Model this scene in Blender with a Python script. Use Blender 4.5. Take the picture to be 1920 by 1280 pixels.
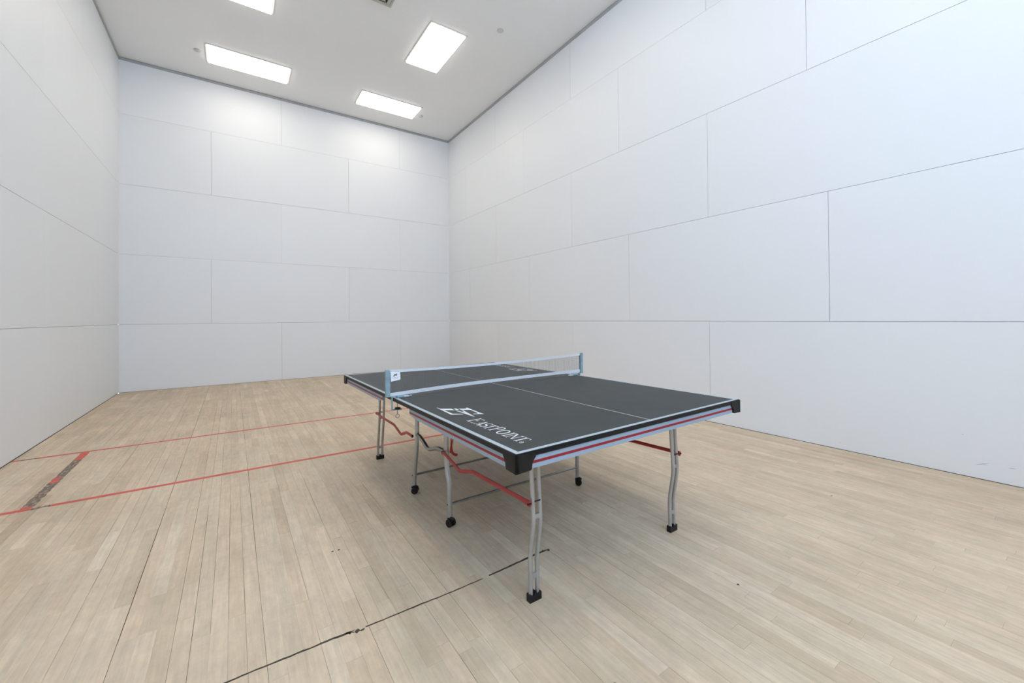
import bpy, bmesh, math, random
from mathutils import Vector, Matrix

for o in list(bpy.data.objects):
    bpy.data.objects.remove(o, do_unlink=True)
scene = bpy.context.scene
COL = scene.collection
rnd = random.Random(7)

# ------------------------------------------------------------------ camera
W, H, REAR = 6.1135, 5.8087, -12.19          # court width, height, rear wall (front wall is y = 0)
CX, CY, CZ = 1.5949, -10.0473, 1.2309
YAW, PITCH, ROLL = -0.6259, 0.0078, -0.0084
F, PPX, PPY = 785.2414, 1004.5621, 589.4397  # pixels of the 1920 x 1280 frame
_f = Vector((-math.sin(YAW), math.cos(YAW), 0)); _r = Vector((math.cos(YAW), math.sin(YAW), 0)); _u = Vector((0, 0, 1))
FW = _f * math.cos(PITCH) + _u * math.sin(PITCH)
_u2 = _u * math.cos(PITCH) - _f * math.sin(PITCH)
RT = _r * math.cos(ROLL) + _u2 * math.sin(ROLL)
UP = _u2 * math.cos(ROLL) - _r * math.sin(ROLL)
cam_d = bpy.data.cameras.new('camera'); cam = bpy.data.objects.new('camera', cam_d); COL.objects.link(cam)
m = Matrix((RT, UP, -FW)).transposed().to_4x4(); m.translation = (CX, CY, CZ)
cam.matrix_world = m
cam_d.sensor_fit = 'HORIZONTAL'; cam_d.sensor_width = 36
cam_d.lens = F / 1920 * 36
cam_d.shift_x = -(PPX - 960) / 1920
cam_d.shift_y = (PPY - 640) / 1920
cam_d.clip_start = 0.02
scene.camera = cam

# ------------------------------------------------------------------ world, light levels, exposure
LAMP = 8.0            # ceiling light diffusers
DAY = 7.0             # daylight let in by the added rear window
world = bpy.data.worlds.new('daylight'); scene.world = world
world.use_nodes = True
bg = world.node_tree.nodes['Background']
bg.inputs[0].default_value = (0.545, 0.737, 1.0, 1); bg.inputs[1].default_value = DAY
scene.view_settings.view_transform = 'Standard'
scene.view_settings.look = 'None'
scene.view_settings.gamma = 1
scene.view_settings.use_curve_mapping = False
scene.view_settings.exposure = 0.0

# ------------------------------------------------------------------ materials
def mat(name, col, rough=0.5, metal=0.0, spec=0.5):
    m = bpy.data.materials.new(name); m.use_nodes = True
    b = m.node_tree.nodes['Principled BSDF']
    b.inputs['Base Color'].default_value = (*col, 1)
    b.inputs['Roughness'].default_value = rough
    b.inputs['Metallic'].default_value = metal
    b.inputs['Specular IOR Level'].default_value = spec
    return m

def N(m, kind, **kw):
    n = m.node_tree.nodes.new(kind)
    for k, v in kw.items():
        setattr(n, k, v)
    return n

def L(m, a, ao, b, bi):
    m.node_tree.links.new(a.outputs[ao], b.inputs[bi])

def noisy(name, col, amount=0.06, scale=8.0, rough=0.5, metal=0.0, stretch=(1, 1, 1), bump=0.0, spec=0.5):
    """Plain material with faint procedural mottling."""
    m = mat(name, col, rough, metal, spec)
    b = m.node_tree.nodes['Principled BSDF']
    g = N(m, 'ShaderNodeNewGeometry'); mp = N(m, 'ShaderNodeMapping'); mp.inputs['Scale'].default_value = stretch
    n = N(m, 'ShaderNodeTexNoise'); n.inputs['Scale'].default_value = scale; n.inputs['Detail'].default_value = 4
    r = N(m, 'ShaderNodeMapRange'); r.inputs['From Min'].default_value = 0.3; r.inputs['From Max'].default_value = 0.7
    r.inputs['To Min'].default_value = 1 - amount; r.inputs['To Max'].default_value = 1 + amount
    v = N(m, 'ShaderNodeVectorMath', operation='SCALE'); v.inputs[0].default_value = col
    L(m, g, 'Position', mp, 'Vector'); L(m, mp, 0, n, 'Vector'); L(m, n, 0, r, 0); L(m, r, 0, v, 'Scale'); L(m, v, 0, b, 'Base Color')
    if bump:
        bp = N(m, 'ShaderNodeBump'); bp.inputs['Strength'].default_value = bump; bp.inputs['Distance'].default_value = 0.002
        L(m, n, 0, bp, 'Height'); L(m, bp, 0, b, 'Normal')
    return m

def wood_mat():
    """Pale maple strip flooring: tone per plank, long fine grain, a few grey stains and pin holes."""
    m = mat('maple_floor', (0.5, 0.4, 0.3), 0.5, 0, 0.35)
    b = m.node_tree.nodes['Principled BSDF']
    at = N(m, 'ShaderNodeAttribute', attribute_name='tone'); g = N(m, 'ShaderNodeNewGeometry')
    sep = N(m, 'ShaderNodeSeparateXYZ'); L(m, at, 'Vector', sep, 0)
    off = N(m, 'ShaderNodeVectorMath', operation='SCALE'); off.inputs['Scale'].default_value = 37.0
    L(m, at, 'Vector', off, 0)
    add = N(m, 'ShaderNodeVectorMath', operation='ADD'); L(m, g, 'Position', add, 0); L(m, off, 0, add, 1)
    mp = N(m, 'ShaderNodeMapping'); mp.inputs['Scale'].default_value = (28, 1.6, 1); L(m, add, 0, mp, 'Vector')
    n = N(m, 'ShaderNodeTexNoise'); n.inputs['Scale'].default_value = 2.2; n.inputs['Detail'].default_value = 6; n.inputs['Distortion'].default_value = 0.6
    L(m, mp, 0, n, 'Vector')
    ramp = N(m, 'ShaderNodeValToRGB'); e = ramp.color_ramp.elements
    e[0].position = 0.0; e[0].color = (0.519, 0.393, 0.269, 1)
    e[1].position = 1.0; e[1].color = (0.706, 0.574, 0.424, 1)
    k = e.new(0.5); k.color = (0.617, 0.486, 0.344, 1)
    L(m, sep, 0, ramp, 0)
    # hue shift between pinkish and greyish planks
    mix = N(m, 'ShaderNodeMix', data_type='RGBA', blend_type='MULTIPLY'); mix.inputs[0].default_value = 1
    tint = N(m, 'ShaderNodeValToRGB'); te = tint.color_ramp.elements
    te[0].color = (0.985, 1.0, 0.99, 1); te[1].color = (1.02, 0.99, 0.965, 1)
    L(m, sep, 1, tint, 0); L(m, ramp, 0, mix, 6); L(m, tint, 0, mix, 7)
    r = N(m, 'ShaderNodeMapRange'); r.inputs['From Min'].default_value = 0.25; r.inputs['From Max'].default_value = 0.75
    r.inputs['To Min'].default_value = 0.88; r.inputs['To Max'].default_value = 1.10
    L(m, n, 0, r, 0)
    sc = N(m, 'ShaderNodeVectorMath', operation='SCALE'); L(m, mix, 2, sc, 0); L(m, r, 0, sc, 'Scale')
    # broad worn / greyed areas
    n2 = N(m, 'ShaderNodeTexNoise'); n2.inputs['Scale'].default_value = 2.0; n2.inputs['Detail'].default_value = 8; n2.inputs['Roughness'].default_value = 0.62
    L(m, g, 'Position', n2, 'Vector')
    r2 = N(m, 'ShaderNodeMapRange'); r2.inputs['From Min'].default_value = 0.35; r2.inputs['From Max'].default_value = 0.7
    r2.inputs['To Min'].default_value = 1.07; r2.inputs['To Max'].default_value = 0.91
    L(m, n2, 0, r2, 0)
    sc2 = N(m, 'ShaderNodeVectorMath', operation='SCALE'); L(m, sc, 0, sc2, 0); L(m, r2, 0, sc2, 'Scale')
    # short cross-grain flecks
    mp3 = N(m, 'ShaderNodeMapping'); mp3.inputs['Scale'].default_value = (9, 5, 1); L(m, add, 0, mp3, 'Vector')
    n3 = N(m, 'ShaderNodeTexNoise'); n3.inputs['Scale'].default_value = 3; n3.inputs['Detail'].default_value = 8; n3.inputs['Roughness'].default_value = 0.7
    L(m, mp3, 0, n3, 'Vector')
    r3 = N(m, 'ShaderNodeMapRange'); r3.inputs['From Min'].default_value = 0.3; r3.inputs['From Max'].default_value = 0.75
    r3.inputs['To Min'].default_value = 1.07; r3.inputs['To Max'].default_value = 0.88
    L(m, n3, 0, r3, 0)
    sc3 = N(m, 'ShaderNodeVectorMath', operation='SCALE'); L(m, sc2, 0, sc3, 0); L(m, r3, 0, sc3, 'Scale')
    L(m, sc3, 0, b, 'Base Color')
    rr = N(m, 'ShaderNodeMapRange'); rr.inputs['To Min'].default_value = 0.42; rr.inputs['To Max'].default_value = 0.62
    L(m, n2, 0, rr, 0); L(m, rr, 0, b, 'Roughness')
    return m

def residue_mat():
    """Grey-brown glue residue where the red paint is worn off, with flecks of red left."""
    m = mat('worn_line', (0.15, 0.11, 0.08), 0.8)
    b = m.node_tree.nodes['Principled BSDF']
    g = N(m, 'ShaderNodeNewGeometry'); mp = N(m, 'ShaderNodeMapping'); mp.inputs['Scale'].default_value = (45, 16, 1)
    n = N(m, 'ShaderNodeTexNoise'); n.inputs['Scale'].default_value = 1.4; n.inputs['Detail'].default_value = 6
    rp = N(m, 'ShaderNodeValToRGB'); e = rp.color_ramp.elements
    e[0].position = 0.34; e[0].color = (0.14, 0.105, 0.075, 1); e[1].position = 0.68; e[1].color = (0.46, 0.37, 0.28, 1)
    a = e.new(0.48); a.color = (0.20, 0.15, 0.11, 1); c = e.new(0.57); c.color = (0.29, 0.22, 0.165, 1)
    L(m, g, 'Position', mp, 'Vector'); L(m, mp, 0, n, 'Vector'); L(m, n, 0, rp, 0); L(m, rp, 0, b, 'Base Color')
    return m

def panel_mat():
    """Painted white wall board, each board a hair different."""
    m = mat('wall_panel_paint', (0.827, 0.840, 0.853), 0.42, 0, 0.4)
    b = m.node_tree.nodes['Principled BSDF']
    oi = N(m, 'ShaderNodeObjectInfo'); r = N(m, 'ShaderNodeMapRange')
    r.inputs['To Min'].default_value = 0.985; r.inputs['To Max'].default_value = 1.01
    v = N(m, 'ShaderNodeVectorMath', operation='SCALE'); v.inputs[0].default_value = (0.827, 0.840, 0.853)
    g = N(m, 'ShaderNodeNewGeometry'); n = N(m, 'ShaderNodeTexNoise'); n.inputs['Scale'].default_value = 0.9; n.inputs['Detail'].default_value = 5
    r2 = N(m, 'ShaderNodeMapRange'); r2.inputs['To Min'].default_value = 0.975; r2.inputs['To Max'].default_value = 1.02
    mu = N(m, 'ShaderNodeMath', operation='MULTIPLY')
    L(m, oi, 'Random', r, 0); L(m, g, 'Position', n, 'Vector'); L(m, n, 0, r2, 0); L(m, r, 0, mu, 0); L(m, r2, 0, mu, 1)
    L(m, mu, 0, v, 'Scale'); L(m, v, 0, b, 'Base Color')
    return m

def emit_mat(name, col, s):
    m = bpy.data.materials.new(name); m.use_nodes = True; nt = m.node_tree
    nt.nodes.remove(nt.nodes['Principled BSDF'])
    e = nt.nodes.new('ShaderNodeEmission'); e.inputs[0].default_value = (*col, 1); e.inputs[1].default_value = s
    nt.links.new(e.outputs[0], nt.nodes['Material Output'].inputs[0])
    return m

def pane_mat():
    m = bpy.data.materials.new('clear_glazing'); m.use_nodes = True; nt = m.node_tree
    nt.nodes.remove(nt.nodes['Principled BSDF'])
    t = nt.nodes.new('ShaderNodeBsdfTransparent'); g = nt.nodes.new('ShaderNodeBsdfGlossy'); g.inputs['Roughness'].default_value = 0.02
    mx = nt.nodes.new('ShaderNodeMixShader'); mx.inputs[0].default_value = 0.06
    nt.links.new(t.outputs[0], mx.inputs[1]); nt.links.new(g.outputs[0], mx.inputs[2])
    nt.links.new(mx.outputs[0], nt.nodes['Material Output'].inputs[0])
    return m

M = dict(
    panel=panel_mat(), backing=mat('wall_backing', (0.16, 0.16, 0.16), 0.9),
    ceiling=noisy('ceiling_paint', (0.92, 0.92, 0.91), 0.012, 0.8, 0.8),
    trim=noisy('ceiling_trim_grey', (0.42, 0.435, 0.44), 0.08, 5, 0.6),
    wood=wood_mat(), subfloor=mat('subfloor', (0.05, 0.04, 0.03), 0.95),
    red=noisy('red_line_paint', (0.60, 0.105, 0.075), 0.15, 9, 0.6, stretch=(1, 3, 1)),
    residue=residue_mat(), crack=noisy('dark_crack', (0.060, 0.044, 0.031), 0.5, 40, 0.9),
    top=noisy('table_top_charcoal', (0.0265, 0.0325, 0.0335), 0.14, 9, 0.48, bump=0.02, spec=0.28),
    edge=mat('black_edge', (0.007, 0.009, 0.011), 0.5, 0, 0.3), under=mat('table_underside', (0.05, 0.045, 0.04), 0.8),
    white=mat('white_print', (0.70, 0.72, 0.73), 0.6, 0, 0.3), border=mat('pale_border_line', (0.41, 0.46, 0.49), 0.5, 0, 0.3),
    apron=noisy('silver_blue_apron', (0.30, 0.385, 0.465), 0.05, 3, 0.45), stripe=mat('red_stripe', (0.29, 0.010, 0.018), 0.45),
    cap=noisy('black_plastic', (0.008, 0.008, 0.0075), 0.25, 30, 0.5, spec=0.3), steel=noisy('silver_tube', (0.46, 0.47, 0.48), 0.06, 20, 0.36, 0.75),
    zinc=noisy('galvanised_tube', (0.30, 0.315, 0.31), 0.10, 25, 0.30, 0.85),
    brace=noisy('red_brace', (0.42, 0.030, 0.030), 0.10, 15, 0.4), post=noisy('pale_blue_zinc', (0.27, 0.405, 0.455), 0.15, 25, 0.45, 0.3),
    tape=mat('white_net_tape', (0.655, 0.675, 0.70), 0.8, 0, 0.3), netting=mat('net_cord', (0.12, 0.13, 0.135), 0.8),
    paper=mat('white_tag', (0.86, 0.87, 0.90), 0.6), ink=mat('dark_ink', (0.05, 0.05, 0.06), 0.7), grey_ink=mat('grey_ink', (0.42, 0.43, 0.47), 0.7),
    bolt=mat('dark_bolt', (0.02, 0.02, 0.02), 0.4, 0.5), frame=mat('white_enamel', (0.62, 0.62, 0.60), 0.5),
    lens=emit_mat('lit_diffuser', (1.0, 0.935, 0.83), LAMP), vent=noisy('vent_beige', (0.52, 0.52, 0.47), 0.05, 10, 0.6),
    dark=mat('dark_slot', (0.05, 0.05, 0.045), 0.8), spr=mat('sprinkler_cover', (0.66, 0.66, 0.64), 0.5),
    alu=mat('aluminium_frame', (0.5, 0.5, 0.5), 0.4, 0.8), pane=pane_mat(), scuff=mat('grey_scuff', (0.45, 0.47, 0.50), 0.7),
    door=noisy('door_paint', (0.75, 0.76, 0.77), 0.02, 2, 0.5),
)

# ------------------------------------------------------------------ mesh helpers
def bx(bm, x0, x1, y0, y1, z0, z1, bev=0.0):
    vs = [bm.verts.new((x, y, z)) for x in (x0, x1) for y in (y0, y1) for z in (z0, z1)]
    fs = [(0, 1, 3, 2), (4, 6, 7, 5), (0, 4, 5, 1), (2, 3, 7, 6), (0, 2, 6, 4), (1, 5, 7, 3)]
    faces = [bm.faces.new([vs[i] for i in f]) for f in fs]
    if bev:
        ed = list({e for f in faces for e in f.edges})
        bmesh.ops.bevel(bm, geom=ed, offset=bev, segments=2, affect='EDGES', profile=0.5)

def tube(bm, pts, r, seg=12, cap=True, flat=None):
    """Round tube through pts; r a number or one per point; flat = (axis, factor) squashes the section."""
    pts = [Vector(p) for p in pts]; n = len(pts)
    rs = r if isinstance(r, (list, tuple)) else [r] * n
    rings = []
    t0 = (pts[1] - pts[0]).normalized()
    a = t0.orthogonal().normalized()
    prev = t0
    for i in range(n):
        if i == 0: t = t0
        elif i == n - 1: t = (pts[i] - pts[i - 1]).normalized()
        else: t = ((pts[i] - pts[i - 1]).normalized() + (pts[i + 1] - pts[i]).normalized()).normalized()
        q = prev.rotation_difference(t); a = q @ a; prev = t
        b = t.cross(a).normalized(); a = b.cross(t).normalized()
        ring = []
        for k in range(seg):
            an = 2 * math.pi * k / seg
            d = (a * math.cos(an) + b * math.sin(an)) * rs[i]
            if flat:
                ax = Vector(flat[0]); d -= ax * d.dot(ax) * (1 - flat[1])
            ring.append(bm.verts.new(pts[i] + d))
        rings.append(ring)
    for i in range(n - 1):
        for k in range(seg):
            f = bm.faces.new((rings[i][k], rings[i][(k + 1) % seg], rings[i + 1][(k + 1) % seg], rings[i + 1][k]))
            f.smooth = True
    if cap:
        bm.faces.new(list(reversed(rings[0]))); bm.faces.new(rings[-1])

def smooth_path(pts, rad=0.02, n=4):
    """Round the inner corners of a polyline."""
    pts = [Vector(p) for p in pts]; out = [pts[0]]
    for i in range(1, len(pts) - 1):
        p, a, b = pts[i], pts[i - 1] - pts[i], pts[i + 1] - pts[i]
        d = min(rad, a.length * 0.45, b.length * 0.45)
        s, e = p + a.normalized() * d, p + b.normalized() * d
        for k in range(n + 1):
            t = k / n
            out.append(s * (1 - t) ** 2 + p * 2 * t * (1 - t) + e * t * t)
    out.append(pts[-1])
    return out

def prism(bm, poly, d):
    """poly: list of 3D points (planar), extruded by vector d."""
    d = Vector(d); a = [bm.verts.new(p) for p in poly]; b = [bm.verts.new(Vector(p) + d) for p in poly]
    n = len(poly)
    bm.faces.new(a); bm.faces.new(list(reversed(b)))
    for i in range(n):
        bm.faces.new((a[i], b[i], b[(i + 1) % n], a[(i + 1) % n]))

def cyl(bm, c, axis, r, h, seg=20):
    c = Vector(c); ax = Vector(axis).normalized()
    tube(bm, [c - ax * h / 2, c + ax * h / 2], r, seg)

def obj(name, bm, material, parent=None, kind=None, xf=None):
    bmesh.ops.recalc_face_normals(bm, faces=bm.faces)
    if xf:
        for v in bm.verts: v.co = xf(v.co)
    me = bpy.data.meshes.new(name); bm.to_mesh(me); bm.free()
    if any(p.use_smooth for p in me.polygons):
        me.set_sharp_from_angle(angle=math.radians(40))
    if material: me.materials.append(material)
    o = bpy.data.objects.new(name, me); COL.objects.link(o)
    if parent: o.parent = parent
    if kind: o['kind'] = kind
    return o

def thing(name, label, cat, loc=(0, 0, 0), rz=0.0, group=None):
    o = bpy.data.objects.new(name, None); COL.objects.link(o); o.empty_display_size = 0.1
    o.location = loc; o.rotation_euler = (0, 0, rz); o['label'] = label; o['category'] = cat
    if group: o['group'] = group
    return o

def BM(): return bmesh.new()

def project(p):
    d = Vector(p) - Vector((CX, CY, CZ)); z = d.dot(FW)
    if z < 0.3: return None
    return PPX + F * d.dot(RT) / z, PPY - F * d.dot(UP) / z

# ------------------------------------------------------------------ the room: floor
bm = BM(); bx(bm, -0.03, W + 0.03, REAR - 0.03, 0.03, -0.11, -0.012)
floor = obj('floor', bm, M['subfloor'], kind='structure')
floor['label'] = 'pale maple strip floor with worn red court lines'

PW = 0.05715
k0 = int(math.ceil((0.0 - 1.691) / PW))
planks = []
bounds = []
x = 1.691 + k0 * PW
k = k0
while x < W:
    bounds.append((x, k)); x += PW; k += 1
wide = {0: 0.0032, -8: 0.0032, 25: 0.0026, 33: 0.002, 12: 0.002, -4: 0.0018, 41: 0.002, -15: 0.0018, 6: 0.0016, -12: 0.0022}
edges = [(0.006, -999)] + bounds + [(W - 0.006, 999)]
gap = {k: wide.get(k, rnd.choice([0.0003, 0.0005, 0.0008, 0.0012, 0.0016])) for _, k in edges}
for (xa, ka), (xb, kb) in zip(edges, edges[1:]):
    if xb - xa < 0.008: continue
    y = -0.006 + rnd.uniform(0, 0.6)
    while y > REAR + 0.01:
        ln = rnd.choice([0.32, 0.45, 0.6, 0.75, 0.9, 1.1, 1.4]) * rnd.uniform(0.85, 1.15)
        y1, y0 = min(y, -0.006), max(y - ln, REAR + 0.006)
        if y1 - y0 > 0.03:
            planks.append((xa + gap[ka] * rnd.uniform(0.0, 0.6), xb - gap[kb] * rnd.uniform(0.0, 0.6), y0 + 0.0003, y1 - 0.0003, rnd.choice([0.0, -0.0002, -0.0003]), (min(1, max(0, rnd.gauss(0.55, 0.30 if rnd.random() < 0.12 else 0.12))), rnd.random(), rnd.random())))
        y -= ln

def shown(p):
    """Rough area the plank covers in the picture."""
    x0, x1, y0, y1 = p[:4]; a = 0; n = 8
    for i in range(n):
        ya, yb = y0 + (y1 - y0) * i / n, y0 + (y1 - y0) * (i + 1) / n
        q = [project((x, y, 0)) for x, y in ((x0, ya), (x1, ya), (x1, yb), (x0, yb))]
        if any(v is None for v in q): continue
        u, v = sum(c[0] for c in q) / 4, sum(c[1] for c in q) / 4
        if 0 < u < 1920 and 0 < v < 1280:
            a += abs(sum(q[j][0] * q[(j + 1) % 4][1] - q[(j + 1) % 4][0] * q[j][1] for j in range(4))) / 2
    return a

planks.sort(key=shown, reverse=True)
PF = [(0, 1, 3, 2), (4, 6, 7, 5), (0, 4, 5, 1), (2, 3, 7, 6), (0, 2, 6, 4), (1, 5, 7, 3)]
def plank_mesh(name, lst):
    vs, fs, tn = [], [], []
    for x0, x1, y0, y1, dz, t in lst:
        b = len(vs)
        vs += [(x, y, z) for x in (x0, x1) for y in (y0, y1) for z in (-0.012, dz)]
        fs += [tuple(b + i for i in f) for f in PF]; tn += [t] * 8
    me = bpy.data.meshes.new(name); me.from_pydata(vs, [], fs); me.materials.append(M['wood'])
    at = me.attributes.new('tone', 'FLOAT_VECTOR', 'POINT')
    at.data.foreach_set('vector', [c for t in tn for c in t])
    o = bpy.data.objects.new(name, me); COL.objects.link(o); o.parent = floor
    return o
for p in planks[:300]: plank_mesh('plank', [p])
rest = plank_mesh('distant_planks', planks[300:]); rest['kind'] = 'stuff'

# painted court lines and the worn joint (thin films on the boards)
def film(name, poly, material, label=None, z=0.0004, t=0.0005):
    bm = BM(); prism(bm, [(x, y, z) for x, y in poly], (0, 0, -t))
    o = obj(name, bm, material, floor)
    if label: o['label'] = label
    return o
def rough_strip(xa, ya, xb, yb, w, n, jit, rr):
    """Ragged ribbon outline from a to b."""
    d = Vector((xb - xa, yb - ya)); nn = Vector((-d.y, d.x)).normalized()
    A, B = [], []
    for i in range(n + 1):
        c = Vector((xa, ya)) + d * (i / n)
        A.append(tuple(c + nn * (w / 2 + rr.uniform(-jit, jit)))); B.append(tuple(c - nn * (w / 2 + rr.uniform(-jit, jit))))
    return A + B[::-1]
lr = random.Random(3)
YF, YN = -4.33, -5.852
film('court_line', rough_strip(0.155, YF, W - 0.01, YF, 0.042, 60, 0.002, lr), M['red'], 'thin red service line nearer the far wall')
film('court_line', rough_strip(0.008, YF, 0.055, YF, 0.042, 4, 0.003, lr), M['red'])
film('worn_court_line', rough_strip(0.055, YF, 0.155, YF, 0.036, 8, 0.006, lr), M['residue'])
film('court_line', rough_strip(0.60, YN, W - 0.01, YN, 0.046, 60, 0.002, lr), M['red'], 'red short line across the middle of the floor')
film('court_line', rough_strip(0.008, YN, 0.455, YN, 0.046, 8, 0.003, lr), M['red'])
film('worn_court_line', rough_strip(0.512, YN, 0.60, YN, 0.038, 10, 0.008, lr), M['residue'], 'rubbed-off dark stretch of the red line')
BX = 0.483
film('court_line', rough_strip(BX - 0.016, YF - 0.022, BX - 0.012, -4.62, 0.056, 8, 0.003, lr), M['red'], 'red service box line, worn')
film('worn_court_line', rough_strip(BX - 0.012, -4.62, BX - 0.004, -5.17, 0.056, 26, 0.0035, lr), M['residue'], 'dark worn stretch of the service box line')
film('court_line', rough_strip(BX - 0.012, -5.13, BX - 0.010, -5.28, 0.040, 6, 0.006, lr), M['red'], z=0.0007, t=0.0004)
film('worn_court_line', rough_strip(BX - 0.004, -5.17, BX + 0.002, -5.80, 0.058, 30, 0.004, lr), M['residue'])
film('court_line', rough_strip(BX - 0.004, -5.79, BX, -5.876, 0.054, 6, 0.006, lr), M['red'], z=0.0007, t=0.0004)
def ragged_path(pts, n_per=0.02):
    """Outline of a crack along (x, y, width) points with slightly uneven edges."""
    A, B = [], []
    for (xa, ya, wa), (xb, yb, wb) in zip(pts, pts[1:]):
        n = max(2, int((xb - xa) / n_per))
        for i in range(n):
            t = i / n; x, y, w = xa + (xb - xa) * t, ya + (yb - ya) * t + lr.uniform(-0.0012, 0.0012), wa + (wb - wa) * t
            A.append((x, y + w / 2 * lr.uniform(0.75, 1.2))); B.append((x, y - w / 2 * lr.uniform(0.75, 1.2)))
    A.append(pts[-1][:2])
    return A + B[::-1]
film('crack', ragged_path([(0.70, -8.262, 0.006), (1.30, -8.258, 0.007), (1.68, -8.262, 0.008), (1.985, -8.268, 0.011)]), M['crack'], 'long dark crack across the floor boards')
film('crack', ragged_path([(2.022, -8.276, 0.006), (2.26, -8.279, 0.008), (2.40, -8.283, 0.007), (2.555, -8.281, 0.006)]), M['crack'])
film('crack', ragged_path([(2.585, -8.279, 0.009), (2.75, -8.271, 0.013), (2.945, -8.264, 0.011)]), M['crack'])
film('crack', rough_strip(1.945, -8.268, 2.015, -8.287, 0.011, 14, 0.0075, lr), M['crack'], 'splintered dark gouge in the floor boards')
film('crack', rough_strip(2.915, -8.262, 2.955, -8.272, 0.013, 9, 0.007, lr), M['crack'])
for px, py in ((2.30, -8.83), (3.47, -9.02), (2.02, -7.60), (2.05, -7.602), (4.9, -8.9), (2.63, -9.05)):
    film('pin_hole', [(px + 0.006 * math.cos(a) * (1 + 0.3 * math.sin(3 * a)), py + 0.006 * math.sin(a)) for a in [i * math.pi / 4 for i in range(8)]], M['crack'])

# ------------------------------------------------------------------ the room: panelled walls
S = 1.2192; Z1 = 1.1741
ROWS = [0.003, Z1, Z1 + S, Z1 + 2 * S, Z1 + 3 * S, H - 0.004]
def panel_wall(name, label, axis, pos, inward, lo, hi, joints, gaps, vgap):
    """Wall of separate boards: joints[row] = joint positions along the wall; gaps per row line, vgap per row."""
    T = 0.014
    bm = BM()
    a0, a1 = sorted((pos - inward * T, pos - inward * (T + 0.12)))
    if axis == 'x': bx(bm, a0, a1, lo, hi, -0.11, H + 0.05)
    else: bx(bm, lo, hi, a0, a1, -0.11, H + 0.05)
    wall = obj(name, bm, M['backing'], kind='structure'); wall['label'] = label
    for r in range(5):
        z0 = ROWS[r] + (gaps[r - 1] / 2 if r else 0); z1 = ROWS[r + 1] - (gaps[r] / 2 if r < 4 else 0)
        cuts = [lo] + sorted(j for j in joints[r] if lo + 0.02 < j < hi - 0.02) + [hi]
        for a, b in zip(cuts, cuts[1:]):
            g = vgap[r] / 2
            s, e = a + (g if a != lo else 0), b - (g if b != hi else 0)
            p0, p1 = sorted((pos, pos - inward * T))
            bm = BM()
            if axis == 'x': bx(bm, p0, p1, s, e, z0, z1)
            else: bx(bm, s, e, p0, p1, z0, z1)
            obj('wall_panel', bm, M['panel'], wall)
    return wall
def series(a, step=2 * S, lo=-13, hi=8):
    out = []; v = a
    while v > lo: v -= step
    while v < hi:
        out.append(v); v += step
    return out
A, B_ = series(2.4097), series(1.2655)
wall_back = panel_wall('wall_back', 'white panelled front wall at the far end of the court', 'y', 0.0, -1, 0.0, W, [A, B_, A, B_, A],
                       [0.0032, 0.0028, 0.0036, 0.0026], [0.0028, 0.0028, 0.0014, 0.0034, 0.0026])
A, B_, C_ = series(-2.3875), series(-3.6078), series(-3.4419)
wall_right = panel_wall('wall_right', 'tall white panelled wall on the right', 'x', W, -1, REAR, 0.0, [A, B_, A, C_, A],
                        [0.0040, 0.0032, 0.0038, 0.0022], [0.0035, 0.0034, 0.0034, 0.0034, 0.0036])
A, B_, C_ = series(-2.32), series(-3.54), series(-2.18)
wall_left = panel_wall('wall_left', 'white panelled wall on the left', 'x', 0.0, 1, REAR, 0.0, [A, B_, A, B_, C_],
                       [0.0034, 0.0040, 0.0036, 0.0024], [0.0003, 0.0012, 0.0003, 0.0003, 0.0016])

# faint scuffs low on the right wall
for (ya, za, yb, zb, w) in ((-9.411, 0.096, -9.499, 0.134, 0.005), (-9.455, 0.108, -9.492, 0.118, 0.003), (-9.583, 0.120, -9.625, 0.127, 0.005), (-9.345, 0.310, -9.362, 0.315, 0.004), (-8.545, 0.060, -8.56, 0.066, 0.004)):
    bm = BM(); d = Vector((0, yb - ya, zb - za)); n = Vector((0, -d.z, d.y)).normalized() * w / 2
    a = Vector((W - 0.0006, ya, za)); b = Vector((W - 0.0006, yb, zb)); mid = (a + b) / 2
    prism(bm, [a, mid - n, b, mid + n], (0.0008, 0, 0))
    obj('scuff', bm, M['scuff'], wall_right)

# rear wall, behind the camera: boards below and above a wide window added to let daylight in, and a door
WX0, WX1, WZ0, WZ1 = 0.25, 4.55, 2.25, 5.00
DX0, DX1, DZ = 4.85, 5.80, 2.10
bm = BM()
y0, y1 = REAR - 0.12, REAR
bx(bm, 0, WX0, y0, y1, 0, H); bx(bm, DX0, DX1, y0, y1, DZ, H); bx(bm, WX1, DX0, y0, y1, 0, H)
bx(bm, WX0, WX1, y0, y1, 0, WZ0); bx(bm, WX0, WX1, y0, y1, WZ1, H); bx(bm, DX1, W, y0, y1, 0, H)
obj('wall_rear', bm, M['panel'], kind='structure')['label'] = 'white rear wall with added window and door'
bm = BM(); f = 0.05
bx(bm, WX0, WX1, y0 + 0.02, y1 - 0.02, WZ0, WZ0 + f); bx(bm, WX0, WX1, y0 + 0.02, y1 - 0.02, WZ1 - f, WZ1)
bx(bm, WX0, WX0 + f, y0 + 0.02, y1 - 0.02, WZ0 + f, WZ1 - f); bx(bm, WX1 - f, WX1, y0 + 0.02, y1 - 0.02, WZ0 + f, WZ1 - f)
win = obj('added_window_1', bm, M['alu'], kind='structure'); win['label'] = 'wide unseen window in the rear wall, added for daylight'
nP = 3; pw = (WX1 - WX0 - 2 * f) / nP
for i in range(nP):
    xa = WX0 + f + i * pw
    bm = BM(); bx(bm, xa + 0.012, xa + pw - 0.012, REAR - 0.063, REAR - 0.057, WZ0 + f, WZ1 - f); obj('pane', bm, M['pane'], win)
    if i:
        bm = BM(); bx(bm, xa - 0.012, xa + 0.012, REAR - 0.09, REAR - 0.03, WZ0 + f, WZ1 - f); obj('mullion', bm, M['alu'], win)
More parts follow.
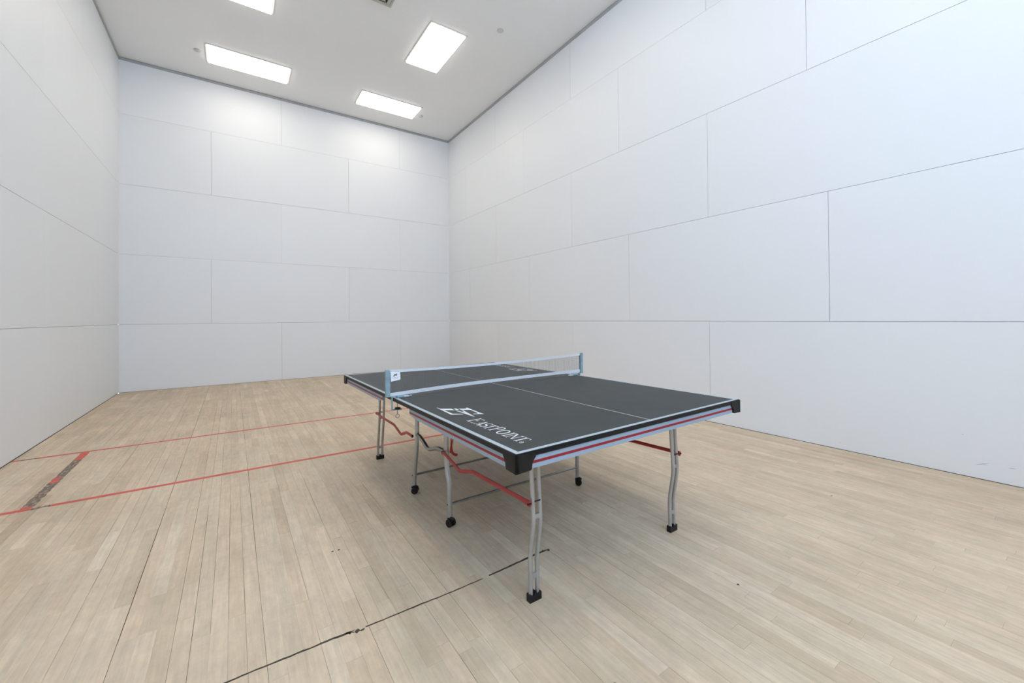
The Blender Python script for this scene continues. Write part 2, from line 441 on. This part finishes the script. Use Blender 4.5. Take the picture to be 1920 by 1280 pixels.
bm = BM(); bx(bm, DX0 + 0.005, DX1 - 0.005, REAR - 0.07, REAR - 0.02, 0.006, DZ - 0.005)
door = obj('door_1', bm, M['door'], kind='structure'); door['label'] = 'flush white door in the rear wall'
bm = BM(); cyl(bm, (DX0 + 0.10, REAR - 0.012, 1.0), (0, 1, 0), 0.03, 0.018); obj('door_handle', bm, M['alu'], door)

# ceiling with openings for the recessed lights
LIGHTS = [(1.85, -1.008, 0, 'recessed ceiling light nearest the left end of the far wall'),
          (4.314, -0.992, 0, 'recessed ceiling light near the right end of the far wall'),
          (4.382, -3.318, 1, 'recessed ceiling light on the right, set lengthwise along the court'),
          (1.785, -3.325, 1, 'recessed ceiling light on the left, cut off by the top of the picture')]
LIGHTS += [(xx, yy, rot, 'added unseen recessed ceiling light over %s, above the picture' % w) for xx, yy, rot, w in (  # lamps added out of view to bring up the court's light
    (1.785, -6.1, 1, 'the left of the red short line'), (4.382, -6.1, 1, 'the floor right of the table, far half'), (1.785, -8.9, 1, 'the dark floor crack'),
    (4.382, -8.9, 1, 'the floor right of the table, near half'), (1.85, -11.2, 0, 'the added window in the rear wall'), (4.314, -11.2, 0, 'the door in the rear wall'))]
bm = BM(); bx(bm, -0.14, W + 0.14, REAR - 0.12, 0.14, H, H + 0.12)
ceil = obj('ceiling', bm, M['ceiling'], kind='structure'); ceil['label'] = 'plain white ceiling'
for i, (nm, a) in enumerate((('trim_1', (0, W, -0.012, 0)), ('trim_2', (W - 0.012, W, REAR, -0.012)), ('trim_3', (0, 0.012, REAR, -0.012)))):
    bm = BM(); bx(bm, *a, H - 0.048, H - 0.007)
    o = obj(nm, bm, M['trim'], kind='structure'); o['label'] = ['grey trim under the ceiling on the far wall', 'grey trim under the ceiling on the right wall', 'grey trim under the ceiling on the left wall'][i]
    a = (a[0], a[1], a[2] + (0.004 if i == 0 else 0), a[3]) if i == 0 else ((a[0] + 0.004, a[1], a[2], a[3]) if i == 1 else (a[0], a[1] - 0.004, a[2], a[3]))
    bm = BM(); bx(bm, *a, H - 0.007, H); obj('shadow_gap', bm, M['dark'], o)

for (lx, ly, rot, lab) in LIGHTS:
    t = thing('ceiling_light', lab, 'ceiling light', (lx, ly, H), math.pi / 2 * rot, 'ceiling lights')
    hx, hy, fw = 0.625, 0.31, 0.028
    bm = BM()
    bx(bm, -hx, hx, -hy, -hy + fw, -0.010, 0, 0.002); bx(bm, -hx, hx, hy - fw, hy, -0.010, 0, 0.002)
    bx(bm, -hx, -hx + fw, -hy + fw, hy - fw, -0.010, 0, 0.002); bx(bm, hx - fw, hx, -hy + fw, hy - fw, -0.010, 0, 0.002)
    obj('light_frame', bm, M['frame'], t)
    bm = BM(); bx(bm, -hx + fw + 0.002, hx - fw - 0.002, -hy + fw + 0.002, hy - fw - 0.002, -0.028, -0.001)
    d = obj('diffuser', bm, M['lens'], t); d['label'] = 'lit white diffuser'

for (sx, sy, lab) in ((1.112, -1.0, 'small round sprinkler cover left of the far left ceiling light'),
                      (5.053, -4.363, 'small round sprinkler cover on the ceiling near the right wall'),
                      (5.043, -0.907, 'small round sprinkler cover beside the far right ceiling light')):
    t = thing('sprinkler_cover', lab, 'sprinkler', (sx, sy, H), 0, 'sprinkler covers')
    bm = BM(); tube(bm, [(0, 0, 0), (0, 0, -0.006)], [0.050, 0.050], 24); obj('rim', bm, M['vent'], t)
    bm = BM(); tube(bm, [(0, 0, -0.006), (0, 0, -0.016), (0, 0, -0.019)], [0.043, 0.043, 0.036], 24); obj('cover_plate', bm, M['spr'], t)

# square ceiling diffuser cut by the top of the picture
t = thing('ceiling_vent', 'grey square air diffuser in the ceiling at the top edge of the picture', 'vent', (3.178, -4.165, H))
def ring(bm, h, w, z0, z1, bev=0.003):
    bx(bm, -h, h, -h, -h + w, z0, z1, bev); bx(bm, -h, h, h - w, h, z0, z1, bev)
    bx(bm, -h, -h + w, -h + w, h - w, z0, z1, bev); bx(bm, h - w, h, -h + w, h - w, z0, z1, bev)
bm = BM(); ring(bm, 0.305, 0.03, -0.012, 0); obj('vent_frame', bm, M['vent'], t)
bm = BM(); bx(bm, -0.27, 0.27, -0.27, 0.27, -0.004, -0.0005); obj('duct', bm, M['dark'], t)
for h in (0.262, 0.19, 0.12):
    bm = BM(); ring(bm, h, 0.045, -0.040, -0.028, 0.004); obj('vane', bm, M['vent'], t)
bm = BM(); bx(bm, -0.055, 0.055, -0.055, 0.055, -0.045, -0.028, 0.004); obj('vane', bm, M['vent'], t)
bm = BM()
for sx in (-1, 1):
    for sy in (-1, 1):
        tube(bm, [(sx * 0.03, sy * 0.03, -0.034), (sx * 0.25, sy * 0.25, -0.034)], 0.005, 6)
        tube(bm, [(sx * 0.24, sy * 0.24, -0.034), (sx * 0.24, sy * 0.24, -0.002)], 0.005, 6)
obj('vane_bracket', bm, M['vent'], t)

# ------------------------------------------------------------------ the table
TX, TY, TRZ, ZT = 3.1628, -7.4198, 0.0066, 0.7472
def shear(v):
    """The table stands very slightly out of level; the feet stay on the floor."""
    return Vector((v.x, v.y, v.z * (1 + (0.0071 * v.x - 0.0027 * v.y) / ZT)))
table = thing('table_tennis_table', 'dark grey folding table tennis table on silver legs with red braces', 'table', (TX, TY, 0), TRZ)
HW, HL = 0.7625, 1.37
ZE = ZT - 0.0195                                  # underside of the board
ZA = ZT - 0.0675                                  # bottom of the apron
def part(name, bm, m, parent=table, label=None):
    o = obj(name, bm, m, parent, xf=shear)
    if label: o['label'] = label
    return o

# ---- serif lettering as flat print (u along the line of text, v up the letters, both in metres)
def ribbon(pts, ws, close=False):
    """Flat stroke with changing width, as quads."""
    pts = [Vector(p) for p in pts]; n = len(pts); A, B = [], []
    for i in range(n):
        a, b = pts[(i - 1) % n if close else max(i - 1, 0)], pts[(i + 1) % n if close else min(i + 1, n - 1)]
        d = (b - a).normalized(); nn = Vector((-d.y, d.x)) * ws[i] / 2
        A.append(pts[i] + nn); B.append(pts[i] - nn)
    rng = range(n if close else n - 1)
    return [[A[i], A[(i + 1) % n], B[(i + 1) % n], B[i]] for i in rng]
def glyph(ch, u0, u1, h):
    w = u1 - u0; th, tk = 0.0040, 0.0088; q = []
    def rect(a, b, c, d): q.append([(a, c), (b, c), (b, d), (a, d)])
    def serif(c, v, s=0.0075, t=0.0034): rect(c - s - tk / 2, c + s + tk / 2, v, v + t)
    if ch == 'I':
        c = (u0 + u1) / 2; rect(c - tk / 2, c + tk / 2, 0, h); serif(c, 0); serif(c, h - 0.0034)
    elif ch == 'T':
        c = (u0 + u1) / 2; rect(c - tk / 2, c + tk / 2, 0, h); serif(c, 0); rect(u0, u1, h - th, h)
        q.append([(u0, h), (u0 + 0.004, h - th), (u0 - 0.002, h - 0.017)]); q.append([(u1 - 0.004, h - th), (u1, h), (u1 + 0.002, h - 0.017)])
    elif ch == 'E':
        c = u0 + 0.012; rect(c - tk / 2, c + tk / 2, 0, h); serif(c, 0, 0.006); serif(c, h - 0.0034, 0.006)
        rect(c, u1 - 0.006, h - th, h); rect(c, u1, 0, th); rect(c, c + w * 0.5, h * 0.53, h * 0.53 + th)
        q.append([(u1 - 0.009, h - th), (u1 - 0.005, h), (u1 - 0.003, h - 0.017)]); q.append([(u1 - 0.005, 0), (u1 + 0.005, 0.019), (u1 - 0.006, th)])
        rect(c + w * 0.5 - 0.003, c + w * 0.5 + 0.001, h * 0.44, h * 0.66)
    elif ch == 'A':
        c = u0 + w * 0.46
        q.append([(u0 + 0.005, 0), (u0 + 0.009, 0), (c + 0.003, h), (c - 0.001, h)])
        q.append([(u1 - 0.014, 0), (u1 - 0.004, 0), (c + 0.004, h), (c - 0.004, h)])
        rect(u0 + w * 0.24, u1 - w * 0.28, h * 0.32, h * 0.32 + th * 0.9)
        rect(u0 - 0.002, u0 + 0.015, 0, 0.0034); rect(u1 - 0.020, u1 + 0.002, 0, 0.0034)
    elif ch == 'N':
        rect(u0 + 0.005, u0 + 0.009, 0, h); rect(u1 - 0.009, u1 - 0.005, 0, h)
        q.append([(u1 - 0.010, 0), (u1 - 0.005, 0), (u0 + 0.012, h), (u0 + 0.001, h)])
        rect(u0 - 0.002, u0 + 0.015, 0, 0.0034); rect(u0 - 0.004, u0 + 0.006, h - 0.0034, h); rect(u1 - 0.016, u1 + 0.003, h - 0.0034, h)
    elif ch == 'O':
        n = 28; c = (u0 + u1) / 2; P, ws = [], []
        for i in range(n):
            a = 2 * math.pi * i / n
            P.append((c + (w / 2 - 0.004) * math.cos(a), h / 2 + (h / 2 - 0.001) * math.sin(a))); ws.append(0.0036 + 0.0056 * abs(math.cos(a)) ** 1.5)
        q += ribbon(P, ws, True)
    elif ch == 'P':
        c = u0 + 0.012; rect(c - tk / 2, c + tk / 2, 0, h); serif(c, 0); serif(c, h - 0.0034, 0.006)
        P, ws = [], []; cy, ry = h * 0.74, h * 0.26 - 0.002
        P.append((c, h - 0.002)); ws.append(th)
        for i in range(13):
            a = math.pi / 2 - math.pi * i / 12
            P.append((u1 - 0.016 + 0.013 * math.cos(a), cy + ry * math.sin(a))); ws.append(0.0036 + 0.0058 * max(0, math.cos(a)) ** 1.5)
        P.append((c, cy - ry)); ws.append(th)
        q += ribbon(P, ws)
    elif ch == 'S':
        P, ws = [], []; c = (u0 + u1) / 2; rx = w / 2 - 0.004
        for i in range(15):
            a = math.radians(20 + 230 * i / 14)
            P.append((c + rx * math.cos(a) * 0.92, h * 0.745 + h * 0.235 * math.sin(a))); ws.append(0.0036 + 0.0055 * (i / 14) ** 2)
        for i in range(15):
            a = math.radians(70 - 230 * i / 14)
            P.append((c + rx * math.cos(a), h * 0.27 + h * 0.25 * math.sin(a))); ws.append(0.0091 - 0.0055 * (i / 14) ** 0.7)
        q += ribbon(P, ws)
        q.append([(c + rx * 0.72, h * 0.72), (c + rx, h * 0.70), (c + rx * 0.95, h * 0.93), (c + rx * 0.75, h * 0.86)])
        q.append([(c - rx, h * 0.05), (c - rx * 0.72, h * 0.20), (c - rx * 0.95, h * 0.33), (c - rx * 1.05, h * 0.30)])
    return q
WORD = [('E', 0.809, 0.868, 0.073), ('A', 0.878, 0.926, 0.063), ('S', 0.924, 0.964, 0.063), ('T', 0.958, 1.008, 0.062), ('P', 1.012, 1.056, 0.073),
        ('O', 1.066, 1.116, 0.063), ('I', 1.124, 1.150, 0.062), ('N', 1.152, 1.204, 0.062), ('T', 1.200, 1.257, 0.062)]
LOGO = [[(-0.670, -0.444), (-0.672, -0.505), (-0.678, -0.648), (-0.629, -0.682), (-0.625, -0.674), (-0.664, -0.634), (-0.663, -0.526), (-0.619, -0.562), (-0.619, -0.519), (-0.664, -0.482), (-0.665, -0.446)],
        [(-0.608, -0.527), (-0.595, -0.534), (-0.598, -0.573), (-0.611, -0.562)],
        [(-0.589, -0.545), (-0.553, -0.573), (-0.547, -0.548), (-0.539, -0.553), (-0.545, -0.699), (-0.541, -0.740), (-0.587, -0.711), (-0.581, -0.701), (-0.562, -0.713), (-0.556, -0.697), (-0.550, -0.610), (-0.589, -0.578)],
        [(-0.620, -0.570), (-0.613, -0.582), (-0.602, -0.651), (-0.591, -0.591), (-0.585, -0.594), (-0.595, -0.673), (-0.605, -0.762), (-0.609, -0.755), (-0.615, -0.662)]]
def flat(bm, poly, z):
    bm.faces.new([bm.verts.new((x, y, z)) for x, y in poly])

def make_half(s):
    """s = -1 near half, +1 far half (the near half turned round)."""
    R = (lambda x, y: (x, y)) if s < 0 else (lambda x, y: (-x, -y))
    y0, y1 = (-HL, -0.0015) if s < 0 else (0.0015, HL)
    bm = BM(); bx(bm, -HW, HW, y0, y1, ZE, ZT, 0.0015)
    top = part('tabletop', bm, M['top'], label='charcoal playing surface')
    # black edging strips, one per outer side
    def edge(xa, xb, ya, yb):
        b = BM(); bx(b, xa, xb, ya, yb, ZE - 0.001, ZT - 0.0006, 0.001); part('edge_strip', b, M['edge'], top, 'black edge')
    edge(-HW - 0.0025, -HW + 0.004, y0, y1); edge(HW - 0.004, HW + 0.0025, y0, y1)
    ye = s * HL
    edge(-HW - 0.0025, HW + 0.0025, min(ye, ye - s * 0.004) if s < 0 else ye - 0.004, max(ye, ye - s * 0.004) if s < 0 else ye + 0.0025)
    if s < 0: pass
    zf = ZT + 0.0003
    def line(xa, xb, ya, yb, nm, mt):
        b = BM(); bx(b, xa, xb, ya, yb, ZT - 0.0006, zf); return part(nm, b, mt, top)
    i0, lw = 0.0025, 0.0195
    yo, yi = s * (HL - i0), s * (HL - i0 - lw)
    line(-HW + i0, HW - i0, min(yo, yi), max(yo, yi), 'border_line', M['border'])
    ya, yb = sorted((yi, s * 0.0015))
    for sx in (-1, 1):
        xa, xb = sorted((sx * (HW - i0), sx * (HW - i0 - lw)))
        line(xa, xb, ya, yb, 'border_line', M['border'])
    line(-0.0016, 0.0016, ya, yb, 'center_line', M['white'])
    # print
    b = BM()
    for poly in LOGO: prism(b, [(*R(x, y), zf) for x, y in poly], (0, 0, -0.0006))
    part('logo_print', b, M['white'], top, 'angular white logo')
    b = BM()
    for ch, u0, u1, h in WORD:
        for poly in glyph(ch, u0, u1, h):
            flat(b, [R(-0.675 + p[1], -p[0]) for p in poly], zf)
    n = 16                                        # registered mark
    o_ = [(1.262 + 0.0085 * math.cos(2 * math.pi * i / n), 0.0085 + 0.0085 * math.sin(2 * math.pi * i / n)) for i in range(n)]
    for poly in ribbon(o_, [0.0022] * n, True): flat(b, [R(-0.675 + p[1], -p[0]) for p in poly], zf)
    for poly in ([(1.259, 0.0045), (1.261, 0.0045), (1.261, 0.0125), (1.259, 0.0125)], [(1.261, 0.0085), (1.265, 0.0085), (1.265, 0.0125), (1.261, 0.0125)], [(1.262, 0.0085), (1.265, 0.0045), (1.267, 0.0045), (1.264, 0.0085)]):
        flat(b, [R(-0.675 + p[1], -p[0]) for p in poly], zf)
    part('lettering', b, M['white'], top, 'white EASTPOINT lettering')

    # aprons: side rails with a notched inner end, one end rail; red pinstripe on each
    ax = HW - 0.006
    for sx in (-1, 1):
        yi_, yo_ = s * 0.268, s * (HL - 0.012)
        poly = [(yi_ - s * 0.012, ZE), (yi_, ZE - 0.036), (yi_ + s * 0.095, ZA), (yo_, ZA), (yo_, ZE)]
        b = BM(); prism(b, [(sx * ax, y, z) for y, z in poly], (-sx * 0.014, 0, 0))
        ap = part('side_apron', b, M['apron'], label='silver blue apron rail')
        b = BM(); ya, yb = sorted((yi_ - s * 0.006, yo_)); xa, xb = sorted((sx * ax, sx * (ax + 0.0008)))
        bx(b, xa, xb, ya, yb, ZT - 0.0500, ZT - 0.0395); part('stripe', b, M['stripe'], ap, 'red stripe')
    ya, yb = sorted((s * (HL - 0.006), s * (HL - 0.020)))
    b = BM(); bx(b, -HW + 0.022, HW - 0.022, ya, yb, ZA, ZE); ap = part('end_apron', b, M['apron'], label='silver blue apron rail')
    ya, yb = sorted((s * (HL - 0.0060), s * (HL - 0.0052)))
    b = BM(); bx(b, -HW + 0.03, HW - 0.03, ya, yb, ZT - 0.0500, ZT - 0.0395); part('stripe', b, M['stripe'], ap, 'red stripe')

    # corner guards
    for sx in (-1, 1):
        b = BM(); cx, cy = sx * (HW + 0.004), s * (HL + 0.004); t = 0.013
        prof = [(0, ZT - 0.003), (0.092, ZT - 0.006), (0.088, ZT - 0.022), (0.073, ZT - 0.042), (0.069, ZT - 0.066), (0.064, ZT - 0.069), (0, ZT - 0.0715)]
        prism(b, [(cx, cy - s * d, z) for d, z in prof], (-sx * t, 0, 0))
        prism(b, [(cx - sx * d, cy, z) for d, z in prof], (0, -s * t, 0))
        prism(b, [(cx, cy, ZT - 0.0712), (cx - sx * 0.064, cy, ZT - 0.069), (cx, cy - s * 0.064, ZT - 0.069)], (-sx * 0.0005, -s * 0.0005, 0.004))
        part('corner_guard', b, M['cap'], label='black plastic corner guard')

make_half(-1); make_half(1)

# ---- legs
LX = -0.020                                        # the frame sits a little to the left under the top
OUT = {-1: [(-1.132, ZE), (-1.134, 0.56), (-1.149, 0.345), (-1.119, 0.185), (-1.122, 0.022)],
       1: [(1.118, ZE), (1.122, 0.55), (1.142, 0.338), (1.186, 0.12), (1.188, 0.022)]}
INN = {-1: [(-0.246, ZE), (-0.247, 0.40), (-0.256, 0.33), (-0.292, 0.245), (-0.292, 0.052)],
       1: [(0.228, ZE), (0.240, 0.42), (0.248, 0.33), (0.290, 0.17), (0.298, 0.052)]}
for s in (-1, 1):
    for sx in (-1, 1):
        xc = LX + sx * 0.491
        b = BM()
        for dx in (-0.018, 0.018):
            tube(b, smooth_path([(xc + dx, y, z) for y, z in OUT[s]], 0.03), 0.0098, 14)
        leg = part('outer_leg', b, M['steel'], label='bent double tube leg')
        fy = OUT[s][-1][0]
        b = BM()
        prof = [(-0.031, 0.0), (0.031, 0.0), (0.031, 0.031), (0.026, 0.035), (0.010, 0.026), (0.004, 0.039), (-0.004, 0.039), (-0.010, 0.026), (-0.026, 0.035), (-0.031, 0.031)]
        prism(b, [(xc + d, fy - 0.0135, z) for d, z in prof], (0, 0.027, 0)); part('foot', b, M['cap'], leg, 'black rubber foot')
        def yat(z):
            P = OUT[s]
            for (ya, za), (yb, zb) in zip(P, P[1:]):
                if zb <= z <= za: return ya + (yb - ya) * (za - z) / (za - zb)
            return P[-1][0]
        for z in (0.105, 0.375):
            b = BM(); bx(b, xc - 0.012, xc + 0.012, yat(z) - 0.006, yat(z) + 0.006, z - 0.011, z + 0.011, 0.002); part('spacer', b, M['steel'], leg)
        b = BM(); bx(b, xc - 0.045, xc + 0.045, OUT[s][0][0] - 0.02, OUT[s][0][0] + 0.02, ZE - 0.006, ZE - 0.0003); part('mounting_plate', b, M['steel'], leg)
        # inner leg on a caster
        xi = LX + sx * 0.507
        b = BM(); tube(b, smooth_path([(xi, y, z) for y, z in INN[s]], 0.05), 0.0148, 18)
        leg = part('inner_leg', b, M['steel'], label='silver tube leg on a caster')
        b = BM(); bx(b, xi - 0.04, xi + 0.04, INN[s][0][0] - 0.03, INN[s][0][0] + 0.03, ZE - 0.006, ZE - 0.0003); part('mounting_plate', b, M['steel'], leg)
        cy = INN[s][-1][0]
        rot = Matrix.Rotation({(-1, -1): 0.25, (-1, 1): 0.9, (1, -1): 1.0, (1, 1): 0.4}[(s, sx)], 3, 'Z')
        ctr = Vector((xi, cy - 0.012, 0.0235))
        b = BM(); axv = rot @ Vector((1, 0, 0)); fw = rot @ Vector((0, 1, 0))
        for k in (-1, 1):
            c0 = ctr + axv * k * 0.0135
            tube(b, [c0 - axv * 0.009, c0 - axv * 0.006, c0 + axv * 0.006, c0 + axv * 0.009], [0.020, 0.0235, 0.0235, 0.020], 20)
        part('caster_wheel', b, M['cap'], leg, 'black twin wheel caster')
        b = BM(); arc = [(ctr + fw * (0.0250 * math.cos(a)) + Vector((0, 0, 0.0265 * math.sin(a)))) for a in [math.radians(d) for d in range(35, 151, 15)]]
        tube(b, arc, 0.0085, 8); tube(b, [(xi, cy, 0.045), (xi, cy, 0.062)], [0.0125, 0.0145], 16)
        part('caster_hood', b, M['cap'], leg)
        b = BM(); cyl(b, (xi, INN[s][3][0] + (0 if s < 0 else 0.003), 0.128), (1, 0, 0), 0.0045, 0.033, 10); part('bolt', b, M['bolt'], leg)
        b = BM(); cyl(b, (xi - sx * 0.0, INN[s][1][0] + 0.0145, 0.470), (0, 1, 0), 0.0045, 0.007, 10); part('bolt', b, M['bolt'], leg)
    xa, xb = LX - 0.507, LX + 0.507
    ys = INN[s][3][0] if s < 0 else 0.293
    b = BM(); tube(b, [(xa, ys, 0.128), (xb, ys, 0.128)], 0.0075, 14); part('stretcher', b, M['zinc'], label='thin silver cross bar')
    b = BM(); tube(b, [(LX - 0.491, OUT[s][0][0], ZE - 0.03), (LX + 0.491, OUT[s][0][0], ZE - 0.03)], 0.0075, 12); part('stretcher', b, M['steel'])

# ---- red braces, galvanised links, red latches
for sx in (-1, 1):
    xb = LX + sx * 0.531
    for s, P in ((-1, [(-0.252, 0.430), (-0.308, 0.423), (-0.483, 0.384), (-0.629, 0.424), (-1.085, 0.438), (-1.152, 0.437)]),
                 (1, [(0.270, 0.412), (0.290, 0.412), (0.385, 0.414), (0.508, 0.373), (0.670, 0.413), (0.975, 0.412), (1.091, 0.418), (1.140, 0.418)])):
        pts = smooth_path([(xb, y, z) for y, z in P], 0.014)
        n = len(pts)
        b = BM(); tube(b, pts, [0.0105] * (n - 1) + [0.0145], 12, flat=((1, 0, 0), 0.62))
        br = part('brace', b, M['brace'], label='bent red brace')
        bolts = []
        b = BM(); bolts.append(b); cyl(b, (xb + sx * 0.002, P[-1][0] + (0.002 if s < 0 else 0), P[-1][1]), (1, 0, 0), 0.0055, 0.016, 10)
        b = BM(); bolts.append(b); cyl(b, (xb, P[0][0] - 0.0 , P[0][1]), (1, 0, 0), 0.0105, 0.012, 12)
        b = BM(); bolts.append(b); cyl(b, (LX + sx * 0.491, P[-1][0], P[-1][1] + 0.004), (1, 0, 0), 0.0032, 0.03, 8)
        for b in bolts: part('bolt', b, M['bolt'], br)
    b = BM()
    xl = LX + sx * 0.508
    tube(b, smooth_path([(xl, 0.240, 0.428), (xl, 0.175, 0.424), (xl, 0.035, 0.372), (xl, -0.065, 0.404), (xl, -0.140, 0.423), (xl, -0.247, 0.424)], 0.04, 6), 0.0130, 16)
    part('link_tube', b, M['zinc'], label='galvanised joining tube between the two halves')
    for s in (-1,):
        y0 = INN[s][0][0]; xx = LX + sx * 0.485
        b = BM()
        tube(b, [(xx, y0 + s * 0.022, 0.515), (xx, y0 + s * 0.026, 0.465), (xx, y0 + s * 0.022, 0.425)], [0.0032, 0.0065, 0.011], 8)
        tube(b, [(xx - sx * 0.012, y0 + s * 0.028, 0.515), (xx, y0 + s * 0.027, 0.465)], [0.003, 0.0045], 8)
        tube(b, smooth_path([(xx, y0 + s * 0.024, 0.455), (xx, y0 + s * 0.036, 0.425), (xx - sx * 0.014, y0 + s * 0.058, 0.413), (xx - sx * 0.018, y0 + s * 0.062, 0.421)], 0.01), 0.0075, 8)
        part('latch', b, M['brace'], label='small red latch lever')

# ------------------------------------------------------------------ the net
net = thing('table_tennis_net', 'clamp-on net with white tapes stretched across the table middle', 'net', (TX, TY, ZT), TRZ)
def nshear(v):
    w = shear(v); return Vector((w.x, w.y, w.z - ZT))
def npart(name, bm, m, parent=net, label=None):
    o = obj(name, bm, m, parent, xf=nshear)
    if label: o['label'] = label
    return o
XN = 0.789
def ztop(x): return 0.9095 + 0.013 * (abs(x) / XN) ** 2
def zbot(x): return 0.7715 - (0.014 * (x / XN) ** 2 if x < 0 else 0.003 * (x / XN) ** 2)
def tape(bm, f, h, th, n=24):
    a, b = [], []
    for i in range(n + 1):
        x = -XN + 2 * XN * i / n
        a.append((x, f(x))); b.append((x, f(x) + h))
    poly = [(x, -th / 2, z) for x, z in a] + [(x, -th / 2, z) for x, z in reversed(b)]
    A = [[bm.verts.new((x, y, z)) for x, z in a] for y in (-th / 2, th / 2)]; B = [[bm.verts.new((x, y, z)) for x, z in b] for y in (-th / 2, th / 2)]
    for i in range(n):
        bm.faces.new((A[0][i], A[0][i + 1], B[0][i + 1], B[0][i])); bm.faces.new((A[1][i], B[1][i], B[1][i + 1], A[1][i + 1]))
        bm.faces.new((B[0][i], B[0][i + 1], B[1][i + 1], B[1][i])); bm.faces.new((A[0][i], A[1][i], A[1][i + 1], A[0][i + 1]))
b = BM(); tape(b, lambda x: ztop(x) - 0.015, 0.0155, 0.005); npart('top_tape', b, M['tape'], label='white tape along the top of the net')
b = BM(); tape(b, zbot, 0.022, 0.004); npart('bottom_tape', b, M['tape'], label='white tape along the foot of the net')
b = BM(); st = 0.0085; n = int(2 * XN / st)
for i in range(1, n):
    x = -XN + 2 * XN * i / n
    bx(b, x - 0.0004, x + 0.0004, -0.0004, 0.0004, zbot(x) + 0.021, ztop(x) - 0.014)
rows = 13
for r in range(1, rows):
    f = r / rows
    for i in range(16):
        xa, xb = -XN + 2 * XN * i / 16, -XN + 2 * XN * (i + 1) / 16
        za = (zbot(xa) + 0.021) * (1 - f) + (ztop(xa) - 0.014) * f; zb = (zbot(xb) + 0.021) * (1 - f) + (ztop(xb) - 0.014) * f
        tube(b, [(xa, 0, za), (xb, 0, zb)], 0.00045, 4, False)
o = npart('net_mesh', b, M['netting'], label='fine dark net cords'); o['kind'] = 'stuff'
for sx in (-1, 1):
    X = lambda x: sx * x
    b = BM()
    def q(x0, x1, y0, y1, z0, z1, bev=0.0008):
        a, c = sorted((X(x0), X(x1))); bx(b, a, c, y0, y1, z0, z1, bev)
    q(0.786, 0.789, -0.010, 0.010, 0.762, 0.922); q(0.789, 0.812, -0.012, -0.009, 0.762, 0.924); q(0.789, 0.812, 0.009, 0.012, 0.762, 0.924); q(0.809, 0.812, -0.009, 0.009, 0.762, 0.926)
    post = npart('net_post', b, M['post'], label='pale blue zinc net post')
    b = BM()
    q(0.700, 0.812, -0.016, 0.016, ZT + 0.0115, ZT + 0.0145); q(0.705, 0.745, -0.019, 0.019, ZT + 0.0004, ZT + 0.0115, 0.002); q(0.772, 0.7755, -0.014, 0.014, 0.672, ZT + 0.0115); q(0.715, 0.7755, -0.014, 0.014, 0.672, 0.6755)
    npart('clamp_bracket', b, M['post'], post)
    b = BM(); q(0.668, 0.705, -0.013, -0.004, ZT + 0.0004, ZT + 0.0095, 0.002); q(0.672, 0.705, 0.004, 0.013, ZT + 0.0004, ZT + 0.0085, 0.002)
    tube(b, [(X(0.664), -0.0085, ZT + 0.006), (X(0.650), -0.0085, ZT + 0.006)], [0.0035, 0.002], 8)
    npart('clamp_jaw', b, M['tape'], post)
    b = BM(); tube(b, [(X(0.742), -0.006, 0.725), (X(0.742), -0.006, 0.645)], 0.0027, 10)
    rg = [(X(0.742) + 0.0115 * math.cos(a), -0.006, 0.6335 + 0.0115 * math.sin(a)) for a in [math.radians(90 + 30 * k) for k in range(13)]]
    tube(b, rg, 0.002, 8); npart('clamp_screw', b, M['zinc'], post, 'thin clamp screw ending in a wire ring')
    for zc, rc in ((0.6835, 0.017), (0.7245, 0.013)):
        b = BM(); cyl(b, (X(0.742), -0.006, zc), (0, 0, 1), rc, 0.005, 18); npart('clamp_pad', b, M['cap'], post, 'black clamp pad')
# paper tag hanging from the top tape by the left post
b = BM()
tag = [(-0.783, 0.913), (-0.724, 0.905), (-0.7215, 0.862), (-0.7255, 0.858), (-0.780, 0.851)]
prism(b, [(x, -0.0032, z) for x, z in tag], (0, -0.0006, 0))
tg = npart('paper_tag', b, M['paper'], label='white paper tag with a dark logo')
def mark(poly, m, nm):
    b = BM(); prism(b, [(x, -0.0038, z) for x, z in poly], (0, -0.0003, 0)); npart(nm, b, m, tg)
mark([(-0.768, 0.880), (-0.760, 0.881), (-0.752, 0.898), (-0.757, 0.897)], M['ink'], 'logo_print')
mark([(-0.762, 0.889), (-0.745, 0.899), (-0.741, 0.896), (-0.754, 0.888)], M['ink'], 'logo_print')
mark([(-0.755, 0.884), (-0.746, 0.885), (-0.741, 0.893), (-0.747, 0.892)], M['ink'], 'logo_print')
for xa, xb, z in ((-0.744, -0.730, 0.887), (-0.775, -0.768, 0.874), (-0.762, -0.748, 0.873), (-0.744, -0.730, 0.8735), (-0.766, -0.735, 0.8665)):
    mark([(xa, z), (xb, z + 0.001), (xb, z + 0.0028), (xa, z + 0.0018)], M['grey_ink'], 'printed_line')
